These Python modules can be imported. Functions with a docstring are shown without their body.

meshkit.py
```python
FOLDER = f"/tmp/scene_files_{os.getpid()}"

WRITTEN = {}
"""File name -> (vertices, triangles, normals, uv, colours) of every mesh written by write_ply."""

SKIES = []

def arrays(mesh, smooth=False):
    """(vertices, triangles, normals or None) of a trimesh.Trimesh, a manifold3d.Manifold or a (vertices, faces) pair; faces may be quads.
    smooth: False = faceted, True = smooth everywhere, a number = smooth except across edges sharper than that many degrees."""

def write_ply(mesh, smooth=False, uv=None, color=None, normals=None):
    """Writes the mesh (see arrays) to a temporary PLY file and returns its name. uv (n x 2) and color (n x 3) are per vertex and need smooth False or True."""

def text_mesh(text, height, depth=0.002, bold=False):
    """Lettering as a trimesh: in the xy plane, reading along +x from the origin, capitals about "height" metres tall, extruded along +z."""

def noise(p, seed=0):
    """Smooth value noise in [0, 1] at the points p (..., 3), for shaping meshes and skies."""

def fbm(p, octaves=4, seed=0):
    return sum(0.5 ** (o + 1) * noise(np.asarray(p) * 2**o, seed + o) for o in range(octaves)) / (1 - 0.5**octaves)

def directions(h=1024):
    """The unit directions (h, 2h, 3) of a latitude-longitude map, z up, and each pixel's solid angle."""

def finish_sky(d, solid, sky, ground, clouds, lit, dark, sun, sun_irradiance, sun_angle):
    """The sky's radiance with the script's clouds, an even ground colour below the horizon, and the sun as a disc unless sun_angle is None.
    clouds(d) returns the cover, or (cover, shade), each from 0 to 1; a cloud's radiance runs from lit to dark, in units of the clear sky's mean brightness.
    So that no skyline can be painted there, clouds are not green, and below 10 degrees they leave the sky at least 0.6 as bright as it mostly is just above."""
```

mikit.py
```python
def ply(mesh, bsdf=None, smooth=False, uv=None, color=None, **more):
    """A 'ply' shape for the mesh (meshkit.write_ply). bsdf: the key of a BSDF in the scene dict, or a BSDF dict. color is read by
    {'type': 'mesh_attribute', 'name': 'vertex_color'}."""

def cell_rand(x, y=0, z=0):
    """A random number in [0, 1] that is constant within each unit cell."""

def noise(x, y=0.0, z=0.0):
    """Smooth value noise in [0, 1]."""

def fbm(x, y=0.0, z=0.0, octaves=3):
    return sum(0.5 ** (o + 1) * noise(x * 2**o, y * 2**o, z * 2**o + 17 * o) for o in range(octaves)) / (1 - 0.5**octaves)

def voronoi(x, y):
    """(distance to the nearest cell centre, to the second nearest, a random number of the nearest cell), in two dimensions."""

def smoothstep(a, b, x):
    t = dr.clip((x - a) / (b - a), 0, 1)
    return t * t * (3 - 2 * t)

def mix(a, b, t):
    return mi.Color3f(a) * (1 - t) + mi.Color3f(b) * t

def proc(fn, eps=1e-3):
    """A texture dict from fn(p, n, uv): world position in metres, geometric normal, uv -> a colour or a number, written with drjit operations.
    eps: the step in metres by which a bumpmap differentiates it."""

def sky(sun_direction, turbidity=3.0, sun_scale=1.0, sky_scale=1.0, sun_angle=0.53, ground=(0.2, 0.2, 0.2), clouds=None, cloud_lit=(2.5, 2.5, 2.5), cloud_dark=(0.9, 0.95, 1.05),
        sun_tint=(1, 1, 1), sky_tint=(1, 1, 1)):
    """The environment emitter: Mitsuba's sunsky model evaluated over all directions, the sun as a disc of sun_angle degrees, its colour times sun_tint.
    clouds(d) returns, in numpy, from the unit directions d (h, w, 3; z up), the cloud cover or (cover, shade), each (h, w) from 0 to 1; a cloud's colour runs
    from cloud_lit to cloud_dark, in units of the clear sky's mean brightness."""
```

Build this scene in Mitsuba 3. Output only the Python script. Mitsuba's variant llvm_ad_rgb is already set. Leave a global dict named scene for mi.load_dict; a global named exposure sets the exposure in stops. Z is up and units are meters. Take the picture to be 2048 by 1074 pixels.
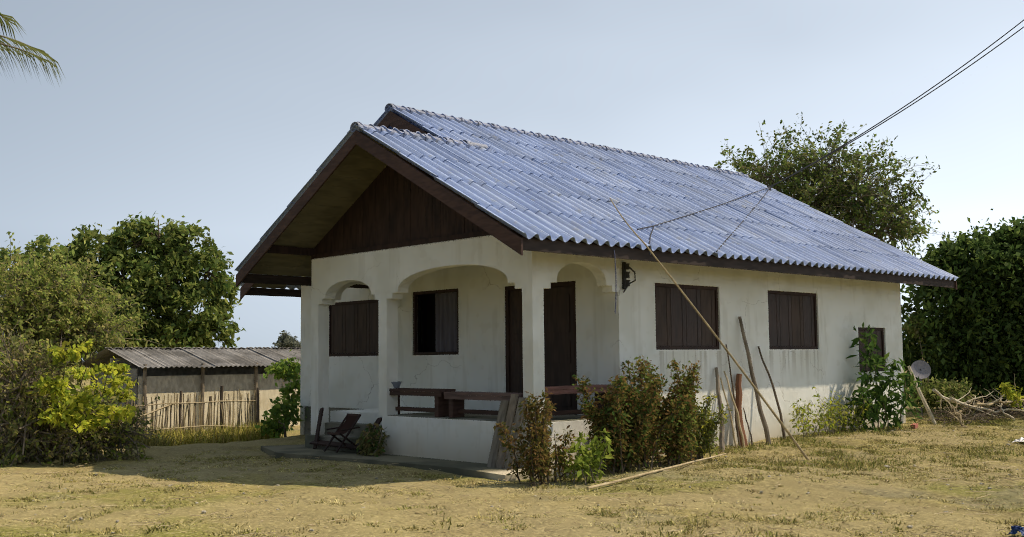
import math, random
import numpy as np, trimesh, manifold3d as m3
import drjit as dr
import mitsuba as mi
import mikit, meshkit
from shapely.geometry import Polygon, box as sbox
from shapely import affinity
from mikit import noise, fbm, smoothstep, mix, proc
T = mi.ScalarTransform4f

scene, labels = {}, {}
# ---------------------------------------------------------------- camera
CAM = np.array([-11.474, -11.535, 1.586])
FPX = 2106.84
YAW, PITCH, ROLL = [math.radians(a) for a in (46.244, 4.849, -0.599)]
FW = np.array([math.cos(YAW) * math.cos(PITCH), math.sin(YAW) * math.cos(PITCH), math.sin(PITCH)])
_R = np.array([math.sin(YAW), -math.cos(YAW), 0.0]); _U = np.cross(_R, FW)
RT = _R * math.cos(ROLL) + _U * math.sin(ROLL); UP = -_R * math.sin(ROLL) + _U * math.cos(ROLL)
scene['camera'] = {'type': 'perspective', 'fov': 2 * math.degrees(math.atan(1024 / FPX)), 'fov_axis': 'x', 'near_clip': 0.1, 'far_clip': 3000.0,
                   'to_world': T().look_at(origin=CAM.tolist(), target=(CAM + FW).tolist(), up=UP.tolist())}
# ---------------------------------------------------------------- sky and sun
SUN = np.array([0.60, -0.396, 1.0])

def veil(d):
    # a thin haze layer: its cover grows with the length of the path through it
    n = meshkit.fbm(d * np.array([3.0, 3.0, 7.0]), 4, 5)
    s = d @ (SUN / np.linalg.norm(SUN))
    tau = 0.16 * (1 + 0.8 * (n - 0.5))
    return 1 - np.exp(-tau / np.maximum(d[..., 2], 0.12)), np.clip(0.62 - 1.0 * s + 0.25 * (n - 0.5), 0, 1)  # veil dimmed away from the sun to cut fill on shaded faces

scene['sky'] = mikit.sky(SUN, turbidity=3.0, sun_scale=1.3, sky_scale=0.50, clouds=veil, cloud_lit=(15.4, 16.9, 18.7), cloud_dark=(2.2, 2.9, 3.7), ground=(0.19, 0.16, 0.08))
exposure = 1.2
labels['sky'] = {'kind': 'structure'}

# ---------------------------------------------------------------- helpers
def add(key, mesh, bsdf, smooth=False, **kw):
    base, k = key, 0
    while key in scene:
        k += 1; key = f'{base}_{k:03d}'
    scene[key] = mikit.ply(mesh, bsdf, smooth=smooth, **kw)
    return key

def raw(key, d):
    base, k = key, 0
    while key in scene:
        k += 1; key = f'{base}_{k:03d}'
    scene[key] = d
    return key

def new(name):
    base, k = name, 0
    while name in labels or name in scene:
        k += 1; name = f'{base}_{k:03d}'
    return name

def lab(key, label=None, category=None, group=None, kind=None):
    labels[key] = {k: v for k, v in dict(label=label, category=category, group=group, kind=kind).items() if v}
    return key

def cat(ms):
    vs, fs, n = [], [], 0
    for m in ms:
        v, f = (np.asarray(m.vertices), np.asarray(m.faces)) if isinstance(m, trimesh.Trimesh) else (np.asarray(m[0], float), np.asarray(m[1], int))
        vs.append(v); fs.append(f + n); n += len(v)
    return trimesh.Trimesh(np.vstack(vs), np.vstack(fs), process=False)

def bx(x0, x1, y0, y1, z0, z1):
    v = np.array([[x, y, z] for x in (x0, x1) for y in (y0, y1) for z in (z0, z1)], float)
    f = np.array([[0, 1, 3], [0, 3, 2], [4, 6, 7], [4, 7, 5], [0, 4, 5], [0, 5, 1], [2, 3, 7], [2, 7, 6], [0, 2, 6], [0, 6, 4], [1, 5, 7], [1, 7, 3]])
    return trimesh.Trimesh(v, f, process=False)

def nrm(v):
    v = np.asarray(v, float); return v / max(np.linalg.norm(v), 1e-12)

def plank(p, q, w, t, side=(0, 0, 1)):
    """box along p->q; w = width along 'side' made square to the axis, t = thickness"""
    p, q = np.asarray(p, float), np.asarray(q, float); a = nrm(q - p)
    s = nrm(np.asarray(side, float) - a * np.dot(side, a)); n = np.cross(a, s)
    v = [b + s * i * w / 2 + n * j * t / 2 for b in (p, q) for i in (-1, 1) for j in (-1, 1)]
    m = bx(0, 1, 0, 1, 0, 1)
    return trimesh.Trimesh(np.array(v), m.faces, process=False)

def tube(pts, rad, sides=6, cap=True):
    P = np.asarray(pts, float); n = len(P); r = np.broadcast_to(np.asarray(rad, float), (n,))
    tg = np.gradient(P, axis=0); tg /= np.linalg.norm(tg, axis=1, keepdims=True) + 1e-12
    ref = np.array([0, 0, 1.0]) if abs(tg[0, 2]) < 0.9 else np.array([1.0, 0, 0])
    V = []
    a = nrm(np.cross(tg[0], ref))
    for i in range(n):
        a = nrm(a - tg[i] * np.dot(a, tg[i])); b = np.cross(tg[i], a)
        th = np.arange(sides) * 2 * np.pi / sides
        V.append(P[i] + r[i] * (np.cos(th)[:, None] * a + np.sin(th)[:, None] * b))
    V = np.vstack(V); F = []
    for i in range(n - 1):
        for j in range(sides):
            k = (j + 1) % sides; o = i * sides
            F += [[o + j, o + k, o + sides + k], [o + j, o + sides + k, o + sides + j]]
    if cap:
        V = np.vstack([V, P[:1], P[-1:]]); c0, c1 = len(V) - 2, len(V) - 1; o = (n - 1) * sides
        for j in range(sides):
            k = (j + 1) % sides; F += [[c0, k, j], [c1, o + j, o + k]]
    return trimesh.Trimesh(V, np.array(F), process=False)

def extrude(poly, axis, a0, a1):
    """polygon given in (u, z); axis 'x': u is y and it is pushed along x from a0 to a1; axis 'y': u is x"""
    m = trimesh.util.concatenate([trimesh.creation.extrude_polygon(g, a1 - a0, engine='earcut') for g in getattr(poly, 'geoms', [poly])])
    v = np.array(m.vertices); f = np.array(m.faces)
    if axis == 'x':
        w = np.stack([v[:, 2] + a0, v[:, 0], v[:, 1]], 1)
    else:
        w = np.stack([v[:, 0], v[:, 2] + a0, v[:, 1]], 1); f = f[:, ::-1]
    return trimesh.Trimesh(w, f, process=False)

def curve(p, q, bow=(0, 0, 0), n=8):
    t = np.linspace(0, 1, n)[:, None]
    return np.asarray(p, float) * (1 - t) + np.asarray(q, float) * t + np.asarray(bow, float) * 4 * t * (1 - t)

def crooked(p, q, amp, rng, n=7):
    P = curve(p, q, rng.normal(0, amp, 3), n)
    P[1:-1] += rng.normal(0, amp * 0.35, (n - 2, 3))
    return P

def gz(x, y):
    """height of the ground"""
    x, y = np.asarray(x, float), np.asarray(y, float)
    p = np.stack(np.broadcast_arrays(x, y, 0 * x), -1)
    z = -0.15 + 0.09 * (meshkit.noise(p * 0.28, 3) - 0.5) + 0.05 * (meshkit.noise(p * 0.9, 4) - 0.5)
    rise = np.clip((x - 1.0) / 6, 0, 1) * np.clip((y + 5.0) / 4, 0, 1)
    z = z + 0.12 * rise * rise * (3 - 2 * rise)
    t = np.clip((y - 9.2) / 2.8, 0, 1)
    z = z - 0.36 * t * t * (3 - 2 * t)
    return z

def at(u, v, dist):
    """world point seen at that place of the photograph, at that ground distance (used to survey where things stand)"""
    r = FW + RT * (u - 1024) / FPX - UP * (v - 537) / FPX
    return CAM + r * dist / math.hypot(r[0], r[1])

# ---------------------------------------------------------------- materials
def mat(key, d, two=True):
    scene[key] = {'type': 'twosided', 'b': d} if two else d

def princ(col, rough=0.8, spec=0.3, **kw):
    c = col if isinstance(col, dict) else {'type': 'rgb', 'value': list(col)}
    return {'type': 'principled', 'base_color': c, 'roughness': rough, 'specular': spec, **kw}

def plaster(p, n, uv):
    a = fbm(p.x * 1.3 + p.y * 1.1, p.z * 1.3, p.x * 0.6 - p.y, 4)
    st = fbm((p.x + p.y) * 7, p.z * 0.9, 3.0, 3)                       # rain streaks run down
    low = smoothstep(0.55, -0.25, p.z + 0.5 * (a - 0.5))                # splashed soil at the foot
    c = mix((0.70, 0.715, 0.68), (0.61, 0.62, 0.565), smoothstep(0.35, 0.7, a))
    c = mix(c, (0.40, 0.385, 0.31), smoothstep(0.60, 0.80, st) * 0.22)
    pt = fbm(p.x * 5 + p.y * 4, p.z * 5, p.y * 3 - p.x * 2, 4)          # blotches where the limewash has gone thin
    c = mix(c, (0.52, 0.51, 0.45), smoothstep(0.60, 0.68, pt) * 0.22)
    u_ = p.x + p.y * 0.7
    sill = dr.select((p.z < 1.68) & (dr.abs(n.y) > 0.5) & (((p.x > 3.0) & (p.x < 4.95)) | ((p.x > 6.55) & (p.x < 8.47))), smoothstep(1.0, 1.68, p.z), 0.0)
    c = mix(c, (0.33, 0.31, 0.25), sill * smoothstep(0.48, 0.72, fbm(u_ * 16, p.z * 0.7, 1.0, 2)) * 0.55)   # drips from the window sills
    f1, f2, w_ = mikit.voronoi(u_ * 0.8 + 0.25 * fbm(u_ * 4, p.z * 4, 2.0, 3), p.z * 0.8 + 0.25 * fbm(u_ * 4, p.z * 4, 6.0, 3))
    c = mix(c, (0.30, 0.29, 0.25), (1 - smoothstep(0.0, 0.014, f2 - f1)) * smoothstep(0.5, 0.6, fbm(u_ * 0.9, p.z * 0.9, 4.0, 2)) * 0.7)   # hairline cracks
    return mix(c, (0.44, 0.37, 0.24), low * 0.75)

def plaster_h(p, n, uv):
    return 0.008 * fbm(p.x * 9 + p.y * 7, p.z * 9, p.y * 5, 3)
mat('plaster', {'type': 'bumpmap', 'tex': proc(plaster_h, 0.01), 'scale': 1.0, 'b': princ(proc(plaster), 0.9, 0.2)})

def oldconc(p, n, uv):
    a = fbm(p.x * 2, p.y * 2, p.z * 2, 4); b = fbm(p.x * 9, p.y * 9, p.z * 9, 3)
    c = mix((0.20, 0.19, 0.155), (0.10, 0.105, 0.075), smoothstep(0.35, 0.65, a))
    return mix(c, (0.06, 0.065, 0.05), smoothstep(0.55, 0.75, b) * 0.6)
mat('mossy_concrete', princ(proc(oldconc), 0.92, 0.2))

def paleconc(p, n, uv):
    a = fbm(p.x * 3, p.y * 3, p.z * 3, 4)
    return mix((0.40, 0.37, 0.30), (0.22, 0.21, 0.16), smoothstep(0.35, 0.65, a))
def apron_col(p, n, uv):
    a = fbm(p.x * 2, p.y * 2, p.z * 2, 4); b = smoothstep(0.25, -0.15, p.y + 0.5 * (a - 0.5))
    return mix(mix((0.15, 0.14, 0.095), (0.085, 0.085, 0.06), smoothstep(0.35, 0.65, a)), (0.44, 0.40, 0.30), b)  # sunlit edge painted pale, shaded rest painted dark and mossy
mat('sun_shade_apron', princ(proc(apron_col), 0.92, 0.2))
mat('pale_concrete', princ(proc(paleconc), 0.92, 0.2))

def wood(c0, c1, fx, fy, fz):
    def fn(p, n, uv):
        g = fbm(p.x * fx, p.y * fy, p.z * fz, 3); b = noise(p.x * 1.7, p.y * 1.7, p.z * 1.7)
        return mix(c0, c1, smoothstep(0.3, 0.7, g * 0.75 + b * 0.25))
    return proc(fn)
mat('dark_timber', princ(wood((0.016, 0.009, 0.008), (0.036, 0.019, 0.014), 22, 22, 3), 0.75))
mat('dark_timber_b', princ(wood((0.020, 0.011, 0.009), (0.042, 0.023, 0.017), 25, 25, 3), 0.75))
mat('black_timber', princ(wood((0.022, 0.016, 0.014), (0.042, 0.03, 0.026), 5, 5, 20), 0.8))
mat('weathered_board', princ(wood((0.28, 0.26, 0.215), (0.44, 0.41, 0.34), 14, 14, 5), 0.9))
mat('added_soffit_board', princ(wood((0.10, 0.09, 0.055), (0.15, 0.135, 0.085), 3, 6, 12), 0.9))
mat('fascia_paint', princ(wood((0.040, 0.022, 0.018), (0.072, 0.040, 0.031), 5, 5, 20), 0.7))
mat('shutter_wood', princ(wood((0.024, 0.015, 0.012), (0.045, 0.026, 0.019), 26, 26, 2.5), 0.6))
mat('shutter_wood_b', princ(wood((0.030, 0.020, 0.015), (0.056, 0.036, 0.026), 26, 26, 2.5), 0.7))
mat('bench_wood', princ(wood((0.16, 0.075, 0.058), (0.24, 0.12, 0.095), 4, 4, 25), 0.6))
mat('bench_wood_dark', princ(wood((0.038, 0.022, 0.017), (0.07, 0.038, 0.028), 4, 4, 25), 0.7))
mat('bench_grey', princ(wood((0.09, 0.06, 0.052), (0.15, 0.10, 0.088), 4, 4, 25), 0.8))
mat('grey_board', princ(wood((0.12, 0.105, 0.08), (0.22, 0.20, 0.16), 20, 20, 2), 0.9))
mat('bamboo_tan', princ(wood((0.33, 0.26, 0.14), (0.48, 0.40, 0.25), 14, 14, 3), 0.6))
mat('bark_grey', princ(wood((0.12, 0.10, 0.075), (0.25, 0.21, 0.16), 12, 12, 5), 0.9))
mat('bark_dark', princ(wood((0.07, 0.055, 0.04), (0.14, 0.11, 0.08), 9, 9, 4), 0.9))
mat('red_post', princ(wood((0.14, 0.06, 0.03), (0.22, 0.11, 0.06), 14, 14, 3), 0.85))
mat('bleached_stick', princ(wood((0.40, 0.35, 0.25), (0.55, 0.50, 0.38), 16, 16, 4), 0.9))
mat('dry_stick', princ(wood((0.25, 0.20, 0.115), (0.40, 0.33, 0.20), 16, 16, 4), 0.9))

def tile_col(c):
    def fn(p, n, uv):
        a = fbm(p.x * 1.1, p.y * 1.1, p.z, 4); b = fbm(p.x * 9, p.y * 3, p.z * 3, 3)
        k = mix(c, [x * 0.84 for x in c], smoothstep(0.35, 0.7, a))
        k = mix(k, (0.20, 0.215, 0.25), smoothstep(0.56, 0.8, b) * 0.32)                       # soot and dust run down the valleys
        li = fbm(p.x * 5 + 3, p.y * 5, p.z * 5, 4)
        return mix(k, (0.30, 0.30, 0.25), smoothstep(0.66, 0.76, li) * 0.35)                  # pale lichen
    return proc(fn)
mat('roof_sheet', princ(tile_col((0.26, 0.34, 0.545)), 0.55, 0.4))
mat('roof_sheet_b', princ(tile_col((0.24, 0.315, 0.51)), 0.6, 0.4))
mat('roof_sheet_c', princ(tile_col((0.285, 0.365, 0.565)), 0.5, 0.4))
mat('roof_sheet_d', princ(tile_col((0.26, 0.33, 0.50)), 0.65, 0.3))
mat('roof_sheet_e', princ(tile_col((0.30, 0.375, 0.555)), 0.6, 0.4))

def zinc(p, n, uv):
    a = fbm(p.x * 2, p.y * 2, p.z * 2, 4)
    return mix((0.23, 0.225, 0.215), (0.14, 0.135, 0.125), smoothstep(0.4, 0.65, a))
mat('weathered_sheet', princ(proc(zinc), 0.85, 0.2))

def mudwall(p, n, uv):
    a = fbm(p.x * 3, p.y * 3, p.z * 3, 4); s = fbm(p.x * 18, p.y * 18, p.z * 2, 2)
    return mix((0.72, 0.66, 0.50), (0.54, 0.48, 0.33), smoothstep(0.35, 0.7, a * 0.6 + s * 0.4))
mat('bamboo_matting', princ(proc(mudwall), 0.9, 0.2))
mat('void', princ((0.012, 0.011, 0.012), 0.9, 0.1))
mat('grey_curtain', princ(wood((0.085, 0.08, 0.095), (0.12, 0.115, 0.135), 14, 14, 0.6), 0.9, 0.1))
mat('black_cable', princ((0.03, 0.032, 0.04), 0.6))
mat('black_metal', princ((0.03, 0.03, 0.03), 0.5))
mat('dish_grey', princ((0.20, 0.20, 0.23), 0.6))
mat('white_plastic', princ((0.75, 0.75, 0.74), 0.5))
mat('blue_plastic', princ((0.02, 0.05, 0.16), 0.6))
mat('blue_rope', princ((0.11, 0.12, 0.20), 0.7))
mat('red_cloth', princ((0.035, 0.018, 0.014), 0.9, 0.1))
mat('basin_grey', princ((0.16, 0.18, 0.21), 0.5))
mat('fired_clay', princ((0.34, 0.13, 0.10), 0.9, 0.2))
mat('ridge_tile', princ(tile_col((0.25, 0.28, 0.37)), 0.7, 0.3))

VC = {'type': 'mesh_attribute', 'name': 'vertex_color'}
scene['leaf'] = {'type': 'principledthin', 'base_color': VC, 'roughness': 0.55, 'diff_trans': 0.95, 'spec_trans': 0.0}
mat('blade', princ(VC, 0.85, 0.15))

def ground_col(p, n, uv):
    a = fbm(p.x * 0.35, p.y * 0.35, 1.0, 4); b = fbm(p.x * 1.7, p.y * 1.7, 5.0, 4)
    g = fbm(p.x * 16, p.y * 16, 2.0, 3); st = fbm(p.x * 30 + p.y * 18, p.y * 24 - p.x * 9, 7.0, 2)
    c = mix((0.262, 0.222, 0.085), (0.20, 0.167, 0.073), smoothstep(0.35, 0.65, b))
    c = mix(c, (0.165, 0.165, 0.045), smoothstep(0.48, 0.66, a) * 0.85)
    c = mix(c, (0.185, 0.17, 0.105), smoothstep(0.55, 0.7, fbm(p.x * 0.8 + 9, p.y * 0.8, 3.0, 3)) * 0.7)
    c = mix(c, (0.11, 0.092, 0.042), smoothstep(0.52, 0.72, g) * 0.55)
    bare = smoothstep(0.44, 0.60, fbm(p.x * 0.45 + 4, p.y * 0.45 + 2, 8.0, 4))
    c = mix(c, mix((0.29, 0.246, 0.118), (0.225, 0.186, 0.095), b), bare * 0.85)
    return mix(c, (0.38, 0.33, 0.17), smoothstep(0.58, 0.76, st) * 0.6)

def ground_h(p, n, uv):
    return 0.055 * fbm(p.x * 6, p.y * 6, 1.0, 4) + 0.016 * noise(p.x * 40, p.y * 40, 3.0)
mat('soil', {'type': 'bumpmap', 'tex': proc(ground_h, 0.01), 'scale': 1.0, 'b': princ(proc(ground_col), 0.95, 0.1)})

# ---------------------------------------------------------------- the ground
def axis(lo, hi, step, far):
    core = np.arange(lo, hi + step / 2, step); s, out = step, []
    x = hi
    while x < far:
        s *= 1.35; x += s; out.append(x)
    s, left, x = step, [], lo
    while x > -far:
        s *= 1.35; x -= s; left.append(x)
    return np.array(left[::-1] + core.tolist() + out)
gx, gy = axis(-13, 18, 0.13, 900), axis(-13, 14, 0.13, 900)
X, Y = np.meshgrid(gx, gy, indexing='ij')
Z = gz(X, Y)
Pf = np.stack([X, Y, 0 * X], -1)
Z = Z + 0.085 * (meshkit.fbm(Pf * 2.3, 3, 9) - 0.5) * ((abs(X) < 20) & (abs(Y) < 16))
ni, nj = X.shape
idx = np.arange(ni * nj).reshape(ni, nj)
q = np.stack([idx[:-1, :-1], idx[1:, :-1], idx[1:, 1:], idx[:-1, 1:]], -1).reshape(-1, 4)
add('ground', (np.stack([X, Y, Z], -1).reshape(-1, 3), q), 'soil', smooth=True)
lab('ground', 'dry yellow brown yard of bare soil and sparse dead grass', kind='structure')

# ---------------------------------------------------------------- the house
XP, L, W, W2 = 2.04, 12.18, 6.17, 9.76
OE, ZE, K, OF = 0.90, 3.317, 0.553, 1.10
YR1, YR2 = 3.125, 4.867
TW, NC, ROW = 0.511, 28, 1.1
X0 = -OF; XM = X0 + 4 * TW; X1 = X0 + NC * TW
ZR1, ZR2 = ZE + K * (YR1 + OE), ZE + K * (YR2 + OE)
YL1, YL2 = 2 * YR1 + OE, 2 * YR2 + OE
YE2 = YL2; ZE2 = ZE + K * (YL2 - YE2)
FLOOR, CAPZ, BAND = 0.58, 2.57, 3.57
lab('house', 'white plastered single storey house with blue grey corrugated roof and arched porch', 'house')
HR = math.hypot(1, K)

# platform of the porch and the steps in its left bay
add('house__platform', cat([bx(0.0, XP, 0.0, 3.86, -0.5, FLOOR), bx(0.45, XP, 3.86, W, -0.5, FLOOR - 0.004)]), 'plaster')
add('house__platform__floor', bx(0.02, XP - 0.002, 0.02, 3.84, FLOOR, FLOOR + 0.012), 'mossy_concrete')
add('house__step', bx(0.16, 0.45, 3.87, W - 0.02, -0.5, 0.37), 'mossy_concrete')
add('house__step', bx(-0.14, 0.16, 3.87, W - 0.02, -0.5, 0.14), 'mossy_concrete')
add('house__foundation', bx(XP + 0.03, XP + 0.15, W + 0.002, W2 - 0.03, -0.6, 0.52), 'mossy_concrete')

# columns
for (x0, y0) in ((0, 0), (0, 3.72), (0, W - 0.25)):
    zb = FLOOR if y0 == 0 or y0 == 3.72 else -0.4
    sh = [bx(x0 + .002, x0 + .25, y0 + .002, y0 + .25, zb, CAPZ)]
    if y0 == 0: sh = [bx(x0 + .002, x0 + .25, y0 + .002, y0 + .23, zb, CAPZ)]
    add('house__column', cat(sh), 'plaster')

def arch(a, b, spring, apex, s1, s2, base=CAPZ):
    """opening between a and b with two stepped corbels under the arch"""
    pts = [(a, base - 1), (b, base - 1), (b, base + 0.10), (b - s1, base + 0.10), (b - s1, base + 0.20), (b - s2, base + 0.20), (b - s2, spring)]
    c, h = (a + b) / 2, (b - a) / 2 - s2
    for t in np.linspace(0, np.pi, 25):
        pts.append((c + h * math.cos(t), spring + (apex - spring) * math.sin(t) ** 0.9))
    pts += [(a + s2, spring), (a + s2, base + 0.20), (a + s1, base + 0.20), (a + s1, base + 0.10), (a, base + 0.10)]
    return Polygon(pts).buffer(0)
front = sbox(0, CAPZ, W, BAND).difference(arch(0.23, 3.72, 2.80, 3.15, .16, .32)).difference(arch(3.97, W - 0.25, 2.77, 3.08, .11, .22))
add('house__arcade_wall', extrude(front, 'x', 0.0, 0.24), 'plaster')
side = sbox(0.24, CAPZ, XP, BAND + 0.1).difference(arch(0.25, XP, 2.80, 3.12, .16, .30))
add('house__side_arch', extrude(side, 'y', 0.0, 0.22), 'plaster')
add('house__side_arch', extrude(side, 'y', W - 0.22, W), 'plaster')
add('house__porch_ceiling', bx(0.25, XP - .005, 0.23, W - 0.23, BAND - 0.06, BAND - 0.03), 'plaster')

# main walls with their openings
H_ = 1.19
SW = [(3.019, 4.932, 1.70, 2.87), (6.567, 8.452, 1.70, 2.87), (10.115, 11.357, 1.20, 2.18)]
w = sbox(XP, -0.5, L, 3.72)
for a, b, c, e in SW: w = w.difference(sbox(a, c, b, e))
add('house__wall', extrude(w, 'y', 0.0, 0.14), 'plaster')
BW = [(6.70, 8.64, 1.66, 2.87), (4.11, 5.56, 1.66, 2.96)]
DOOR = (0.98, 2.79, FLOOR, 2.92)
f = sbox(0.14, 0.52, W2 - 0.14, 3.72)
for a, b, c, e in BW: f = f.difference(sbox(a, c, b, e))
f = f.difference(sbox(DOOR[0], 0.4, DOOR[1], DOOR[3]))
add('house__wall', extrude(f, 'x', XP, XP + 0.14), 'plaster')
add('house__wall', bx(XP, L, W2 - 0.14, W2, -0.5, 3.72), 'plaster')
add('house__wall', bx(L - 0.14, L, 0.14, W2 - 0.14, -0.5, 3.72), 'plaster')

def shutters(key, axis_, a, b, z0, z1, n, depth, bsdf='shutter_wood'):
    """frame + n leaves, set back by depth from the wall face"""
    fr, t = 0.06, 0.05
    def B(u0, u1, d0, d1, za, zb):
        return bx(u0, u1, d0, d1, za, zb) if axis_ == 'y' else bx(XP + d0, XP + d1, u0, u1, za, zb)
    add(key + '__frame', cat([B(a, a + fr, depth, depth + .07, z0, z1), B(b - fr, b, depth, depth + .07, z0, z1),
                              B(a + fr, b - fr, depth, depth + .07, z1 - fr, z1), B(a + fr, b - fr, depth, depth + .07, z0, z0 + fr)]), 'dark_timber_b')
    wd = (b - a - 2 * fr) / n
    for i in range(n):
        u0, u1 = a + fr + i * wd + .004, a + fr + (i + 1) * wd - .004
        parts = []
        nb = max(2, int(round(wd / .12)))
        for q_ in range(nb):
            v0, v1 = u0 + (u1 - u0) * q_ / nb, u0 + (u1 - u0) * (q_ + 1) / nb
            parts.append(B(v0 + .002, v1 - .002, depth + .022 + .003 * ((q_ * 7 + i * 3) % 3), depth + .05, z0 + fr + .004, z1 - fr - .004))
        add(key + '__shutter', cat(parts), bsdf if (i + int(a * 3)) % 3 else 'shutter_wood_b')

for i, (a, b, c, e) in enumerate(SW): shutters('house__window' + (f'_{i:03d}' if i else ''), 'y', a, b, c, e, 4 if i < 2 else 2, 0.035)
shutters('house__window_003', 'x', *BW[0], 4, 0.02, 'shutter_wood')
a, b, c, e = BW[1]
k = 'house__window_004'
add(k + '__frame', cat([bx(XP + .02, XP + .09, a, a + .06, c, e), bx(XP + .02, XP + .09, b - .06, b, c, e), bx(XP + .02, XP + .09, a + .06, b - .06, e - .06, e), bx(XP + .02, XP + .09, a + .06, b - .06, c, c + .06)]), 'dark_timber_b')
ys = np.linspace(a + .06, 4.93, 60)
cu = np.stack([XP + .10 + 0.018 * np.sin(ys * 42), ys], 1)
cv = np.vstack([np.c_[cu, np.full(60, c + .06)], np.c_[cu, np.full(60, e - .06)]])
add(k + '__curtain', (cv, np.array([[i, i + 1, 61 + i, 60 + i] for i in range(59)])), 'grey_curtain', smooth=True)
labels[k + '__curtain'] = {'label': 'grey violet curtain drawn across the right half of the porch window'}
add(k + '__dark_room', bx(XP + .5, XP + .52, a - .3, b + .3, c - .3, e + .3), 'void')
k = 'house__door'
a, b, c, e = DOOR
add(k + '__frame', cat([bx(XP + .015, XP + .10, a, a + .08, c, e), bx(XP + .015, XP + .10, b - .08, b, c, e), bx(XP + .015, XP + .10, a + .08, b - .08, e - .08, e)]), 'dark_timber_b')
for u0, u1 in ((a + .085, (a + b) / 2 - .004), ((a + b) / 2 + .004, b - .085)):
    ms = [bx(XP + .045, XP + .075, u0, u1, c + .02, e - .085)]
    for z0, z1 in ((c + .15, c + .75), (c + .9, c + 1.3), (c + 1.45, e - .22)):
        ms.append(bx(XP + .030, XP + .045, u0 + .1, u1 - .1, z0, z1))
    add(k + '__leaf', cat(ms), 'shutter_wood')
    yh = u0 + .05 if u0 > 1.5 else u1 - .05
    add(k + '__handle', tube([[XP, yh, c + 1.0], [XP + .045, yh, c + 1.0]], .02, 6), 'black_metal')
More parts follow.
